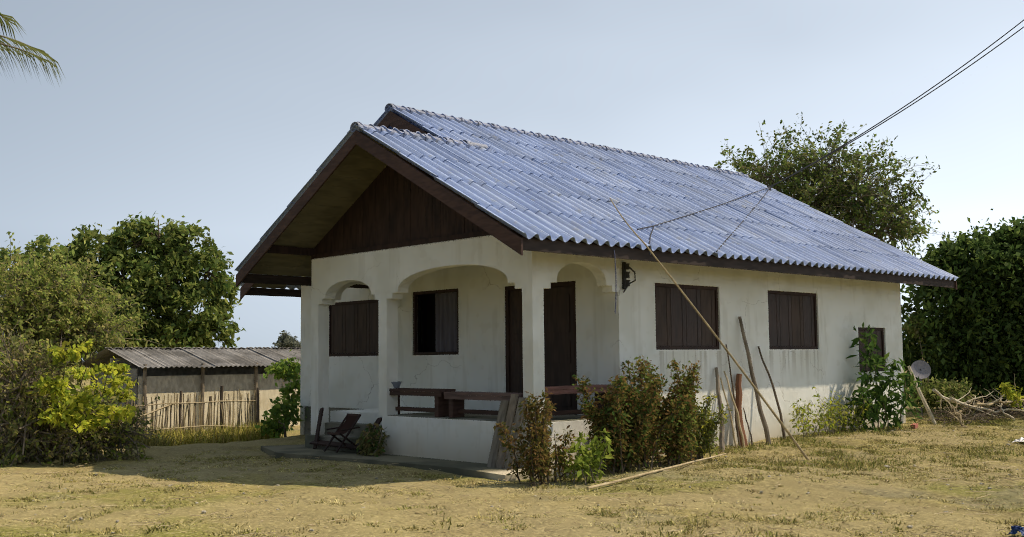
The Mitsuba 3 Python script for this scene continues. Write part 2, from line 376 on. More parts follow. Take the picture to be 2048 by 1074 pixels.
# gable boarding
def roof_z1(y): return np.minimum(ZE + K * (y + OE), ZE + K * (YL1 - y)) - 0.06
def roof_z2(y): return np.minimum(ZE + K * (y + OE), ZE + K * (YL2 - y)) - 0.06
def boards(key, x0, x1, ya, yb, z0, rz, wd, mats, rng):
    ys = np.arange(ya, yb - 1e-6, wd)
    for i, y in enumerate(ys):
        y0, y1 = y + .003, min(y + wd, yb) - .003
        mid = [yy for yy in (YR1, YR2) if y0 < yy < y1 and rz(np.array(yy)) > max(rz(np.array(y0)), rz(np.array(y1)))]
        pts = [(y0, z0), (y1, z0), (y1, float(rz(np.array(y1))))] + [(v_, float(rz(np.array(v_)))) for v_ in mid[:1]] + [(y0, float(rz(np.array(y0))))]
        if min(pts[2][1], pts[-1][1]) < z0 + .02: continue
        o = rng.uniform(0, .008)
        add(key, extrude(Polygon(pts), 'x', x0 - o, x1), mats[i % len(mats)])
rng = np.random.default_rng(11)
boards('house__gable__board', 0.06, 0.09, 0.0, W, BAND, roof_z1, 0.206, ['dark_timber', 'dark_timber_b', 'dark_timber'], rng)
add('house__gable__rail', bx(0.0, 0.05, -0.02, W + 0.02, BAND - 0.02, BAND + 0.09), 'dark_timber')
boards('house__upper_gable__board', XP + 0.03, XP + 0.06, 0.1, W2 - 0.1, 3.75, roof_z2, 0.25, ['dark_timber', 'dark_timber_b'], rng)
boards('house__rear_gable__board', L - 0.06, L - 0.03, 0.1, W2 - 0.1, 3.75, roof_z2, 0.4, ['dark_timber'], rng)
# purlins and wall plates reaching out under the overhanging roof
for y in (-0.55, 0.10, 1.6):
    z = ZE + K * (y + OE) - 0.05
    add('house__roof__purlin', bx(X0 + .05, X1 - .05, y - .04, y + .04, z - .17, z - .03), 'dark_timber')
for y in (YL1 - 0.98,):
    z = ZE + K * (YL1 - y) - 0.05
    add('house__roof__purlin', bx(X0 + .05, XP, y - .04, y + .04, z - .17, z - .03), 'dark_timber')
for y in (YE2 - 0.5, YL2 - 2.5):
    z = ZE + K * (YL2 - y) - 0.05
    add('house__roof__purlin', bx(XM + .05, X1 - .05, y - .04, y + .04, z - .17, z - .03), 'dark_timber')

def soffit(key, xa, xb, ya, yb, yl):  # lining boards added to darken the roof underside where shade falls
    za, zb = ZE + K * (yl - ya) - .05, ZE + K * (yl - yb) - .05
    n = int(round((yb - ya) * HR / .3)); yy = np.linspace(ya, yb, n + 1)
    for i in range(n):
        y0, y1 = yy[i] + .003, yy[i + 1] - .003; z0, z1 = ZE + K * (yl - y0) - .05, ZE + K * (yl - y1) - .05
        add(key, extrude(Polygon([(y0, z0), (y1, z1), (y1, z1 - .015), (y0, z0 - .015)]), 'x', xa, xb), 'added_soffit_board')
soffit('house__roof__added_soffit_board', X0 + .04, 0.055, YR1 + .02, YL1 - .09, YL1)
soffit('house__roof__added_soffit_board', 0.06, XP, W + .02, YL1 - .09, YL1)
soffit('house__roof__added_soffit_board', XM + .04, XP, YL1 - 1.6, YE2 - .09, YL2)
# corrugated sheets, two waves each, one entry per sheet
def sheet(width, length, amp, waves, seg=8, th=0.009):
    u = np.linspace(-0.02, width + 0.025, waves * seg + 1)
    h = amp * np.sign(np.cos(2 * np.pi * waves * u / width)) * np.abs(np.cos(2 * np.pi * waves * u / width)) ** 0.8
    v = np.array([-0.03, length * 0.5, length + 0.12])
    lift = np.array([0.019, 0.009, -0.003])
    n = len(u); V, F = [], []
    for side, o in ((1, 0), (-1, -th)):
        for j in range(3): V.append(np.stack([u, np.full(n, v[j]), h + lift[j] + o], 1))
    V = np.vstack(V); g = lambda s, j, i: s * 3 * n + j * n + i
    for i in range(n - 1):
        for j in range(2):
            F += [[g(0, j, i), g(0, j, i + 1), g(0, j + 1, i + 1)], [g(0, j, i), g(0, j + 1, i + 1), g(0, j + 1, i)]]
            F += [[g(1, j, i), g(1, j + 1, i + 1), g(1, j, i + 1)], [g(1, j, i), g(1, j + 1, i), g(1, j + 1, i + 1)]]
        F += [[g(0, 0, i), g(1, 0, i), g(1, 0, i + 1)], [g(0, 0, i), g(1, 0, i + 1), g(0, 0, i + 1)]]
        F += [[g(0, 2, i), g(1, 2, i + 1), g(1, 2, i)], [g(0, 2, i), g(0, 2, i + 1), g(1, 2, i + 1)]]
    for i in (0, n - 1):
        for j in range(2):
            q4 = [g(0, j, i), g(0, j + 1, i), g(1, j + 1, i), g(1, j, i)]
            if i: q4 = q4[::-1]
            F += [[q4[0], q4[1], q4[2]], [q4[0], q4[2], q4[3]]]
    return trimesh.Trimesh(V, np.array(F), process=False)
AMP = 0.046
M = {}
def sheet_ply(length, bs):
    k = (round(length, 3), bs)
    if k not in M: M[k] = mikit.ply(sheet(TW, length, AMP, 2), bs, smooth=45)
    return M[k]
rr = np.random.default_rng(5)
BS = ['roof_sheet', 'roof_sheet_b', 'roof_sheet_c', 'roof_sheet_d', 'roof_sheet', 'roof_sheet_c', 'roof_sheet_e', 'roof_sheet_c']
def frame_m(o, ux, uv):
    ux, uv = np.asarray(ux, float), np.asarray(uv, float); un = np.cross(ux, uv)
    m = np.eye(4); m[:3, 0], m[:3, 1], m[:3, 2], m[:3, 3] = ux, uv, un, o
    return m
upR = np.array([0, 1, K]) / HR
def lay(key, yr, c0, c1, right=True, yl=None):
    total = (yr + OE) * HR
    nrow = int(math.ceil(total / ROW - 0.15))
    for c in range(c0, c1):
        for r in range(nrow):
            ln = min(ROW, total - r * ROW)
            if ln < 0.1: continue
            jx, jv = rr.normal(0, .004), rr.normal(0, .010)
            if right:
                o = np.array([X0 + c * TW + jx, -OE, ZE]) + upR * (r * ROW + jv); m = frame_m(o, (1, 0, 0), upR)
            else:
                u = np.array([0, -1, K]) / HR
                o = np.array([X0 + (c + 1) * TW + jx, yl, ZE]) + u * (r * ROW + jv); m = frame_m(o, (-1, 0, 0), u)
            ang = rr.normal(0, .004)
            raw(key, {**sheet_ply(ln, BS[rr.integers(8)]), 'to_world': T(m) @ T().rotate([0, 0, 1], math.degrees(ang)) @ T().translate([0, 0, rr.uniform(0, .006)])})
lay('house__roof__sheet', YR1, 0, 4)
lay('house__roof__sheet', YR2, 4, NC)
lay('house__roof__sheet', YR1, 0, 6, False, YL1)
far = []
for c in range(4, NC):
    for r in range(6):
        u = np.array([0, -1, K]) / HR; total = (YE2 - YR2) * HR
        ln = min(ROW, total - r * ROW)
        if ln < .1: continue
        mm = sheet(TW, ln, AMP, 2, 6).copy(); mm.apply_transform(frame_m(np.array([X0 + (c + 1) * TW, YE2, ZE2]) + u * r * ROW, (-1, 0, 0), u)); far.append(mm)
add('house__roof__far_slope', cat(far), 'roof_sheet_b', smooth=45)
labels['house__roof__far_slope'] = {'label': 'far slope of the main roof', 'kind': 'stuff'}

# ridge tiles
def ridge(key, xa, xb, y, z, st=0.46):
    n = int(round((xb - xa) / st)); st = (xb - xa) / n
    for i in range(n):
        x0, x1 = xa + i * st - .015, xa + (i + 1) * st + .02
        th = np.linspace(-2.25, 2.25, 9); V, F = [], []
        for x, r in ((x0, .105), (x0 + .05, .105), (x0 + .07, .088), (x1, .085)):
            V.append(np.stack([np.full(9, x), y + r * np.sin(th) * 1.25, z - .075 + r * np.cos(th) * .9], 1))
        V = np.vstack(V + [np.stack([np.full(9, x1), y + .075 * np.sin(th) * 1.25, z - .085 + .075 * np.cos(th)], 1), np.stack([np.full(9, x0), y + .095 * np.sin(th) * 1.25, z - .085 + .095 * np.cos(th)], 1)])
        for a_ in range(5):
            for j in range(8): F.append([a_ * 9 + j, a_ * 9 + j + 1, a_ * 9 + 10 + j, a_ * 9 + 9 + j])
        for j in range(8): F.append([45 + j, 46 + j, 1 + j, j])
        add(key, (V + np.array([0, 0, rr.normal(0, .006)]), np.array(F)[:, ::-1]), 'ridge_tile', smooth=50)
ridge('house__roof__ridge_tile', X0 - .02, XM + .9, YR1, ZR1 + .085)
ridge('house__roof__ridge_tile', XM - .02, X1 + .02, YR2, ZR2 + .085)

# barge boards and fascias
def barge(x, ya, za, yb, zb, h=0.24, t=0.035, b='fascia_paint'):
    p = Polygon([(ya, za), (yb, zb), (yb, zb - h), (ya, za - h)])
    add('house__roof__barge_board', extrude(p if p.is_valid else p.buffer(0), 'x', x - t, x), b)
dz = -0.045
barge(X0 + .03, -OE, ZE + dz, YR1, ZR1 + dz)
barge(X0 + .03, YR1 + .001, ZR1 + dz, YL1, ZE + dz)
barge(XM + .03, YR1 - 1.0, ZR1 - K + dz, YR2, ZR2 + dz, .30)
barge(XM + .03, YR2 + .001, ZR2 + dz, YE2, ZE2 + dz, .26)
barge(X1 + .0, -OE, ZE + dz, YR2, ZR2 + dz, .2)
barge(X1 + .0, YR2 + .001, ZR2 + dz, YE2, ZE2 + dz, .2)
add('house__roof__fascia', bx(X0 + .04, X1 - .04, -OE + .04, -OE + .075, ZE - .20, ZE - .02), 'black_timber')
add('house__roof__fascia', bx(X0 + .04, XP, YL1 - .075, YL1 - .04, ZE - .20, ZE - .02), 'black_timber')
add('house__roof__fascia', bx(XM + .04, X1 - .04, YE2 - .075, YE2 - .04, ZE2 - .20, ZE2 - .02), 'black_timber')

# apron in front of the porch
ap = np.random.default_rng(2)
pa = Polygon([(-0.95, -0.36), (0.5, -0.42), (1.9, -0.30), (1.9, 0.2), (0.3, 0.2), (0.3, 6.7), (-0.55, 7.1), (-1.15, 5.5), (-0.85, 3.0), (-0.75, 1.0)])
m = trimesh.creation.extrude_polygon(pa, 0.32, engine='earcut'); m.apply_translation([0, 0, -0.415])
add('apron', m, 'sun_shade_apron'); lab('apron', 'low concrete apron round the porch', kind='structure')

# ---------------------------------------------------------------- things on and by the house
def bench(name, label, p, q, dirn, n, bs, lb):
    """slatted bench from p to q along one side of the porch; dirn points inwards"""
    t = new(name); lab(t, label, 'bench', None)
    p, q, dn = np.array(p, float), np.array(q, float), np.array(dirn, float)
    wd = 0.36 / n
    for i in range(n):
        o = dn * (0.02 + wd * (i + .5))
        add(t + '__slat', plank(p + o, q + o, wd - .012, .045, dn), bs)
    ln = np.linalg.norm(q - p); a = (q - p) / ln
    for s in (0.14, ln - .14):
        c = p + a * s + dn * .19
        add(t + '__leg', plank([*c[:2], FLOOR + .014], [*c[:2], p[2] - .024], .26, .10, dn), lb)
    c0, c1 = p + a * .14 + dn * .19, p + a * (ln - .14) + dn * .19
    add(t + '__stretcher', plank([*c0[:2], FLOOR + .12], [*c1[:2], FLOOR + .12], .07, .05, (0, 0, 1)), lb)
    add(t + '__apron_rail', plank([*(p + dn * .05)[:2], p[2] - .06], [*(q + dn * .05)[:2], q[2] - .06], .07, .03, (0, 0, 1)), bs)
    return t
bench('porch_bench', 'dark brown wooden bench on the porch edge beside the middle column', (0.03, 2.30, 1.04), (0.03, 3.98, 1.04), (1, 0, 0), 3, 'bench_wood_dark', 'bench_wood_dark')
bench('porch_bench', 'dull red brown wooden bench on the front porch edge behind the leaning grey boards', (0.06, 0.36, 1.0), (0.06, 2.24, 1.0), (1, 0, 0), 3, 'bench_grey', 'bench_wood_dark')
bench('porch_bench', 'sunlit reddish slatted bench on the right side of the porch behind the hedge', (0.27, 0.03, 1.10), (1.98, 0.03, 1.10), (0, 1, 0), 4, 'bench_wood', 'bench_wood_dark')

# grey basin standing on the dark bench
th = np.linspace(0, 2 * np.pi, 19)
pr = np.array([[.001, 0], [.11, 0], [.15, .10], [.16, .10], [.155, .115], [.14, .11], [.10, .02], [.001, .02]])
m = trimesh.creation.revolve(pr, sections=20); m.apply_translation([.22, 3.82, 1.066])
add('basin', m, 'basin_grey', smooth=40); lab('basin', 'grey basin standing on the end of the dark porch bench', 'basin')

# weathered boards leaning on the front of the porch
lbl = ['widest grey weathered board leaning on the porch front, left of the pair beside it', 'brown grey weathered board leaning in the middle of the three at the porch corner', 'narrow dark weathered board leaning nearest the porch corner column']
for i, (yb, yt, wd, ht, bs) in enumerate(((.62, .60, .17, .92, 'grey_board'), (.40, .38, .14, 1.02, 'bark_grey'), (.18, .20, .15, .97, 'grey_board'))):
    t = new('leaning_board'); lab(t, lbl[i], 'board', 'boards leaning at the porch corner')
    add(t, plank((-.36 - .03 * i, yb, float(gz(-.4, yb)) - .02), (-.03, yt, ht), wd, .03, (0, 1, 0)), bs)

# rope and lamp
add('hanging_rope', tube(np.vstack([curve((0.93, -OE + .02, 3.24), (0.97, -OE + .06, 2.25), (.03, .0, 0), 8)]), .009, 6), 'blue_rope')
lab('hanging_rope', 'faded blue rope hanging from the eave in front of the right porch arch', 'rope')
t = lab('cable_bracket', 'black cable bracket with insulators on the wall under the eave beside the porch arch', 'bracket')
add(t + '__bar', bx(2.14, 2.20, -.05, -.001, 2.72, 3.18), 'black_metal')
for z in (2.82, 2.96, 3.10):
    m = trimesh.creation.revolve(np.array([[.001, -.05], [.04, -.05], [.03, -.015], [.03, .015], [.045, .05], [.001, .05]]), sections=10); m.apply_translation([2.17, -.10, z])
    add(t + '__insulator', m, 'black_metal')
add(t + '__cable_loop', tube([[2.17, -.12, 3.1], [2.24, -.2, 3.0], [2.22, -.22, 2.86], [2.15, -.13, 2.80], [2.10, -.06, 2.66]], .014, 6), 'black_cable')

# ---- bamboo pole leaning on the eave
P = np.vstack([curve((4.13, -2.26, float(gz(4.13, -2.26)) - .02), (1.56, -.985, 3.36), (-.02, .0, .05), 12), curve((1.44, -.92, 3.50), (1.10, -.66, 4.10), (.0, .03, 0), 5)])
add('leaning_bamboo', tube(P, np.linspace(.024, .008, len(P)), 8), 'dry_stick', smooth=40)
lab('leaning_bamboo', 'long thin bamboo pole leaning from the yard up against the roof eave', 'pole')

# posts and sticks standing against the right wall
pr_ = np.random.default_rng(8)
stk = [('thick crooked pole leaning on the wall between the two brown windows, tallest of the group', (5.80, -.42), (5.50, -.05, 2.32), .048, 'bark_grey'),
       ('dark thin pole leaning on the wall right of the thick crooked pole', (6.36, -.42), (6.12, -.04, 1.76), .028, 'bark_dark'),
       ('slim dark stick standing just behind the red brown post by the wall', (5.02, -.30), (5.06, -.03, 1.80), .020, 'bark_dark'),
       ('short thick red brown post standing against the wall', (5.12, -.32), (5.36, -.10, 1.24), .085, 'red_post'),
       ('grey post at the left end of the group by the hedge', (4.30, -.42), (4.70, -.05, 1.37), .05, 'bark_grey'),
       ('pale bamboo cane standing between the grey post and the red brown post', (4.92, -.46), (4.93, -.06, 1.30), .024, 'bamboo_tan'),
       ('thin tan cane standing just right of the grey post', (4.72, -.45), (4.83, -.05, 1.18), .020, 'dry_stick'),
       ('short dark forked stick right of the red brown post', (5.30, -.38), (5.52, -.06, .60), .016, 'bark_dark')]
for lb_, (bx_, by_), tp, r, bs in stk:
    t = new('leaning_pole'); lab(t, lb_, 'pole', 'poles leaning against the side wall')
    P = crooked((bx_, by_, float(gz(bx_, by_)) - .03), tp, .03, pr_, 8)
    add(t, tube(P, np.linspace(r, r * .62, 8), 8), bs, smooth=40)
P = crooked((-0.95, -1.95, float(gz(-.95, -1.95)) + .02), (3.5, -1.05, float(gz(3.5, -1.05)) + .06), .03, pr_, 9)
P[:, 2] = gz(P[:, 0], P[:, 1]) + np.linspace(.02, .08, 9)
add('fallen_bamboo', tube(P, np.linspace(.021, .013, 9), 8), 'bamboo_tan', smooth=40)
lab('fallen_bamboo', 'long bamboo cane lying on the ground in front of the hedge', 'cane')

# ---- service cable
RP = np.array([12.75, 3.79, 5.93])
add('rake_bracket', cat([plank(RP + [0, 0, -.12], RP + [0, 0, .16], .05, .05, (0, 1, 0)), plank(RP + [-.1, 0, .13], RP + [.1, 0, .13], .04, .04)]), 'black_metal')
lab('rake_bracket', 'small iron bracket on the far roof edge holding the cables', 'bracket')
far_ = at(2300, -150, 34.0)
for i, o in enumerate(((0, 0, 0), (.05, .12, .30))):
    E_ = far_ + np.array(o)
    P = curve(RP + [0, 0, .12], E_, (0, 0, -.45 - .04 * i), 26)
    t = new('overhead_cable'); add(t, tube(P, .017, 6), 'black_cable')
    lab(t, ['lower of the two cables running up to the right across the sky', 'upper of the two cables running up to the right across the sky'][i], 'cable', 'service cables above the roof')
def on_roof(x, y, h=.05): return [x, y, ZE + K * (y + OE) + h]
P = [RP + [0, 0, .12]] + [on_roof(x, y, h) for x, y, h in ((10.3, 2.85, .10), (8.0, 1.95, .06), (5.6, 1.0, .06), (3.9, .33, .06), (2.94, -.06, .07), (2.2, -.31, .07))]
t = new('roof_cable'); add(t, tube(P, .012, 6), 'black_cable'); lab(t, 'long cable lying slantwise across the roof down to the bamboo pole', 'cable')
P = [RP + [0, 0, .10]] + [on_roof(x, y, .05) for x, y in ((10.6, 2.70), (8.4, 1.57), (6.4, .54), (4.36, -.50))] + [on_roof(3.6, -.90, .06)]
t = new('roof_cable'); add(t, tube(P, .012, 6), 'black_cable'); lab(t, 'cable running down the roof to the eave between the two windows', 'cable')
P = [on_roof(2.92, -.08, .06), on_roof(2.3, -.5, .06), [1.72, -.94, 3.36], [1.70, -.96, 3.2]]
t = new('roof_cable'); add(t, tube(P, .012, 6), 'black_cable'); lab(t, 'short drop cable at the eave beside the bamboo pole top', 'cable')

# ---- folding chair and cloth in the left bay of the porch
t = lab('deck_chair', 'dark wooden deck chair with dark brown cloth standing in the shaded left porch bay', 'chair')
cy, cx, g0 = 4.45, -.40, -.05
for s in (-.25, .25):
    add(t + '__leg', plank((cx - .40, cy + s, g0), (cx + .28, cy + s, g0 + .84), .05, .03, (0, 1, 0)), 'dark_timber')
    add(t + '__leg', plank((cx + .35, cy + s * .86, g0), (cx - .30, cy + s * .86, g0 + .44), .05, .03, (0, 1, 0)), 'dark_timber')
    add(t + '__armrest', plank((cx - .30, cy + s * 1.15, g0 + .50), (cx + .22, cy + s * 1.15, g0 + .55), .06, .03, (0, 1, 0)), 'dark_timber')
sv = curve((cx - .32, cy, g0 + .40), (cx + .26, cy, g0 + .82), (0, 0, -.13), 9)
cl = np.vstack([np.c_[sv[:, 0], sv[:, 1] + s, sv[:, 2]] for s in (-.21, .21)])
add(t + '__cloth_seat', (cl, np.array([[i, i + 1, 10 + i, 9 + i] for i in range(8)])), 'red_cloth', smooth=True)
add(t + '__crossbar', plank((cx + .27, cy - .27, g0 + .83), (cx + .27, cy + .27, g0 + .83), .05, .03), 'bench_wood_dark')
add(t + '__crossbar', plank((cx - .31, cy - .24, g0 + .42), (cx - .31, cy + .24, g0 + .42), .05, .03), 'bench_wood_dark')
for k_ in [k_ for k_ in scene if k_.startswith('deck_chair__')]:
    scene[k_]['to_world'] = T().translate([cx, cy, g0]) @ T().scale(.76) @ T().translate([-cx, -cy, -g0])
for lb_, p, q_, w_ in (('long dark plank lying along the foot of the left porch step', (-.30, 3.95, .02), (-.22, 5.75, .03), .16), ('dark plank leaning on the left porch step beside the deck chair', (-.38, 4.02, -.08), (.14, 4.10, .52), .15), ('short dark board leaning on the left porch column', (-.26, 5.62, -.08), (-.03, 5.74, .66), .14)):
    t = new('dark_plank'); lab(t, lb_, 'plank', 'dark planks in the left porch bay'); add(t, plank(p, q_, w_, .03, (.3, 1, .2) if p[2] < 0 else (1, 0, .3)), 'dark_timber_b')

# ---- satellite dish, white pipe, litter on the right
t = lab('round_dish', 'grey round dish on a short post behind the far right house corner', 'dish')
c = at(1841, 740, 29.0)
a_ = nrm([-.7, -.6, .3]); s_ = nrm(np.cross(a_, [0, 0, 1])); u_ = np.cross(s_, a_)
V, F = [], []
for i, r in enumerate(np.linspace(.02, .25, 6)):
    for k_ in range(22):
        q_ = 2 * np.pi * k_ / 22; V.append(c + s_ * r * math.cos(q_) * 1.0 + u_ * r * math.sin(q_) + a_ * (r * r * .7))
for i in range(5):
    for k_ in range(22): F.append([i * 22 + k_, i * 22 + (k_ + 1) % 22, (i + 1) * 22 + (k_ + 1) % 22, (i + 1) * 22 + k_])
add(t + '__reflector', (np.array(V), np.array(F)), 'dish_grey', smooth=True)
add(t + '__post', tube([[c[0] - a_[0] * .05, c[1] - a_[1] * .05, -.3], c - a_ * .03], .025, 8), 'dish_grey')
add('bleached_pole', tube(crooked((12.5, -.55, -.05), (12.28, -.08, 1.30), .015, pr_, 6), np.linspace(.05, .035, 6), 8), 'bleached_stick', smooth=40)
lab('bleached_pole', 'bleached white pole leaning against the far right corner of the house', 'pole')
add('clay_brick', plank((10.55, -.95, .0), (10.8, -.90, .02), .12, .10), 'fired_clay'); lab('clay_brick', 'single red clay brick at the foot of the green sapling', 'brick')

def scrap(key, c, sx, sy, h, bs, seed):
    r_ = np.random.default_rng(seed); n = 14
    u, v = np.meshgrid(np.linspace(-1, 1, n), np.linspace(-1, 1, n), indexing='ij')
    p = np.stack([u * sx, v * sy, 0 * u], -1)
    zz = h * meshkit.fbm(np.stack([u * 2.2, v * 2.2, 0 * u + seed], -1), 3) * (1.2 - .6 * (u * u + v * v))
    x, y = c[0] + p[..., 0] + .05 * r_.normal(0, .3, u.shape), c[1] + p[..., 1] + .05 * r_.normal(0, .3, u.shape)
    V = np.stack([x, y, gz(x, y) + .015 + zz], -1).reshape(-1, 3); I = np.arange(n * n).reshape(n, n)
    F = np.stack([I[:-1, :-1], I[1:, :-1], I[1:, 1:], I[:-1, 1:]], -1).reshape(-1, 4)
    return add(key, (V, F), bs, smooth=True)
scrap('plastic_bag', (9.6, -3.6), .22, .13, .13, 'white_plastic', 3); lab('plastic_bag', 'crumpled white plastic bag lying on the dry grass at the right edge', 'bag')
scrap('blue_rag', (-.86, -7.46), .08, .08, .12, 'blue_plastic', 6); lab('blue_rag', 'crumpled dark blue rag on the ground in the bottom right corner', 'rag')

# ---------------------------------------------------------------- foliage
def leaf_mesh(P, size, rng, pal, up=0.5, droop=0.3, aspect=0.5, out=None, colvar=0.22, clump_col=None, flat=1.0):
    n = len(P); size = np.broadcast_to(size, (n,)) * rng.uniform(.5, 1.4, n)
    a = rng.normal(0, 1, (n, 3)); a[:, 2] -= droop; a[:, 2] *= flat
    if out is not None: a += out * 0.9
    a /= np.linalg.norm(a, axis=1, keepdims=True)
    nn = rng.normal(0, 1, (n, 3)); nn[:, 2] += up * 2
    s = np.cross(a, nn); s /= np.linalg.norm(s, axis=1, keepdims=True) + 1e-9
    nrm_ = np.cross(s, a)
    L_ = size[:, None]
    b = P - a * L_ * .5; tip = P + a * L_ * .5 - np.array([0, 0, 1]) * L_ * .12
    mid = P + nrm_ * L_ * .07
    l = mid + s * L_ * aspect * .5 - nrm_ * L_ * .10; r = mid - s * L_ * aspect * .5 - nrm_ * L_ * .10
    V = np.stack([b, l, tip, r], 1).reshape(-1, 3)
    i = np.arange(n)[:, None] * 4
    F = np.vstack([i + [0, 1, 2], i + [0, 2, 3]])
    pal = np.asarray(pal, float); c = pal[rng.integers(0, len(pal), n)]
    if clump_col is not None: c = c * clump_col[:, None]
    c = np.clip(c * rng.uniform(1 - colvar, 1 + colvar, (n, 1)), 0, 1)
    return trimesh.Trimesh(V, F, process=False), np.repeat(c, 4, 0)

def blob_points(blobs, n, rng, clump=0.28, per=26, shell=0.45):
    """points in leaf clumps spread through the outer part of ellipsoids (centre, radii)"""
    vol = np.array([np.prod(np.broadcast_to(b[1], 3)) ** (2 / 3) for b in blobs]); vol /= vol.sum()
    PP, OO, CC = [], [], []
    for (c, r), w_ in zip(blobs, vol):
        r = np.broadcast_to(np.asarray(r, float), 3); k = max(4, int(n * w_ / per))
        d = rng.normal(0, 1, (k, 3)); d /= np.linalg.norm(d, axis=1, keepdims=True)
        rad = rng.uniform(shell ** 2, 1, (k, 1)) ** .5
        rad *= 0.78 + 0.44 * meshkit.noise(d * 2.3 + np.asarray(c) * 1.7, 7)[:, None]
        cc = np.asarray(c) + d * rad * r
        q_ = rng.normal(0, 1, (k, per, 3)) * clump * r.mean() * rng.uniform(.5, 1.2, (k, 1, 1)); q_[..., 2] *= .7
        PP.append((cc[:, None] + q_).reshape(-1, 3)); OO.append(np.repeat(d, per, 0)); CC.append(np.repeat(rng.uniform(.6, 1.4, k), per))
    return np.vstack(PP), np.vstack(OO), np.hstack(CC)

def limb(ms, p, q, r0, r1, rng, wob=.06):
    P = crooked(p, q, np.linalg.norm(np.asarray(q) - np.asarray(p)) * wob, rng, 6)
    ms.append(tube(P, np.linspace(r0, r1, 6), 7, False))

def sprays(blobs, n, rng, length, per):
    """leaves set along thin outward twigs; returns points, directions, brightness and the twigs"""
    vol = np.array([np.prod(np.broadcast_to(b[1], 3)) ** (2 / 3) for b in blobs]); vol /= vol.sum()
    PP, OO, CC, TW_ = [], [], [], []
    for (c, r), w_ in zip(blobs, vol):
        r = np.broadcast_to(np.asarray(r, float), 3)
        for k in range(max(4, int(n * w_ / per))):
            d = rng.normal(0, 1, 3); d /= np.linalg.norm(d); e = nrm(d * r + [0, 0, .15 * r[2]] + rng.normal(0, .45, 3) * r)
            a = np.asarray(c) + d * r * rng.uniform(.25, .95); ln = length * rng.uniform(.6, 1.4)
            tt = rng.uniform(0, 1, per) ** .8
            bow = rng.normal(0, .12, 3) * ln + [0, 0, .08 * ln]
            f_ = lambda q_: a + e * ln * q_ + bow * 4 * q_ * (1 - q_)
            PP.append(np.array([f_(q_) for q_ in tt]) + rng.normal(0, .05 * ln + .02, (per, 3))); OO.append(np.tile(e, (per, 1))); CC.append(np.full(per, rng.uniform(.6, 1.4)))
            TW_.append(tube(np.array([f_(q_) for q_ in (-.45, 0, .5, 1)]), [.016, .012, .008, .004], 3, False))
    return np.vstack(PP), np.vstack(OO), np.hstack(CC), TW_

def tree(name, label, base, blobs, n, size, pal, seed, trunk_r=.2, bark='bark_dark', category='tree', clump=.26, per=24, shell=.45, group=None, fork=.45, spray=0, **kw):
    rng = np.random.default_rng(seed); t = new(name); lab(t, label, category, group); tw = []
    if spray: P, O, C_, tw = sprays(blobs, n, rng, spray, per)
    else: P, O, C_ = blob_points(blobs, n, rng, clump, per, shell)
    low = gz(P[:, 0], P[:, 1]) + .02; P[:, 2] = np.maximum(P[:, 2], low)
    m, c = leaf_mesh(P, size, rng, pal, out=O, clump_col=C_, **kw)
    add(t + '__crown', m, 'leaf', color=c)
    base = np.asarray(base, float); cen = np.mean([b[0] for b in blobs], 0)
    fk = base + (cen - base) * np.array([.5, .5, fork])
    ms = list(tw); limb(ms, base - [0, 0, .2], fk, trunk_r, trunk_r * .75, rng, .03)
    for b in blobs:
        limb(ms, fk, np.asarray(b[0]) - [0, 0, .1], trunk_r * .5, trunk_r * .15, rng)
        for k_ in range(5):
            d = nrm(rng.normal(0, 1, 3) + [0, 0, .4]) * np.broadcast_to(b[1], 3) * rng.uniform(.7, 1.0)
            limb(ms, np.asarray(b[0]) - [0, 0, .1], np.asarray(b[0]) + d, trunk_r * .16, trunk_r * .04, rng)
    add(t + '__trunk', cat(ms), bark, smooth=60)
    return t

def pb(lst, dist):
    """crown masses surveyed from the photograph: place, radius in photograph pixels"""
    out = []
    for u, v, rx, ry in lst:
        s = dist / FPX; out.append((at(u, v, dist + (u * 7 + v * 3) % 5 - 2), (rx * s, rx * s, ry * s)))
    return out
DARKG = [(0.081, 0.142, 0.038), (0.108, 0.176, 0.045), (0.149, 0.209, 0.057), (0.095, 0.149, 0.054)]
DEEPG = [(0.06, 0.102, 0.029), (0.078, 0.12, 0.036), (0.102, 0.15, 0.043), (0.066, 0.096, 0.041)]
MIDG = [(0.163, 0.237, 0.056), (0.213, 0.275, 0.069), (0.263, 0.3, 0.088), (0.188, 0.237, 0.075)]
OLIVE = [(.19, .21, .075), (.24, .245, .09), (.16, .19, .075), (.25, .23, .11)]
LIME = [(.38, .42, .05), (.30, .36, .05), (.46, .46, .07), (.20, .27, .04)]
DRYG = [(0.23, 0.196, 0.075), (0.184, 0.184, 0.063), (0.287, 0.218, 0.098), (0.127, 0.149, 0.052)]
RUST = [(.19, .165, .048), (.24, .185, .055), (.13, .135, .038), (.27, .17, .07), (.08, .09, .028), (.16, .10, .045)]

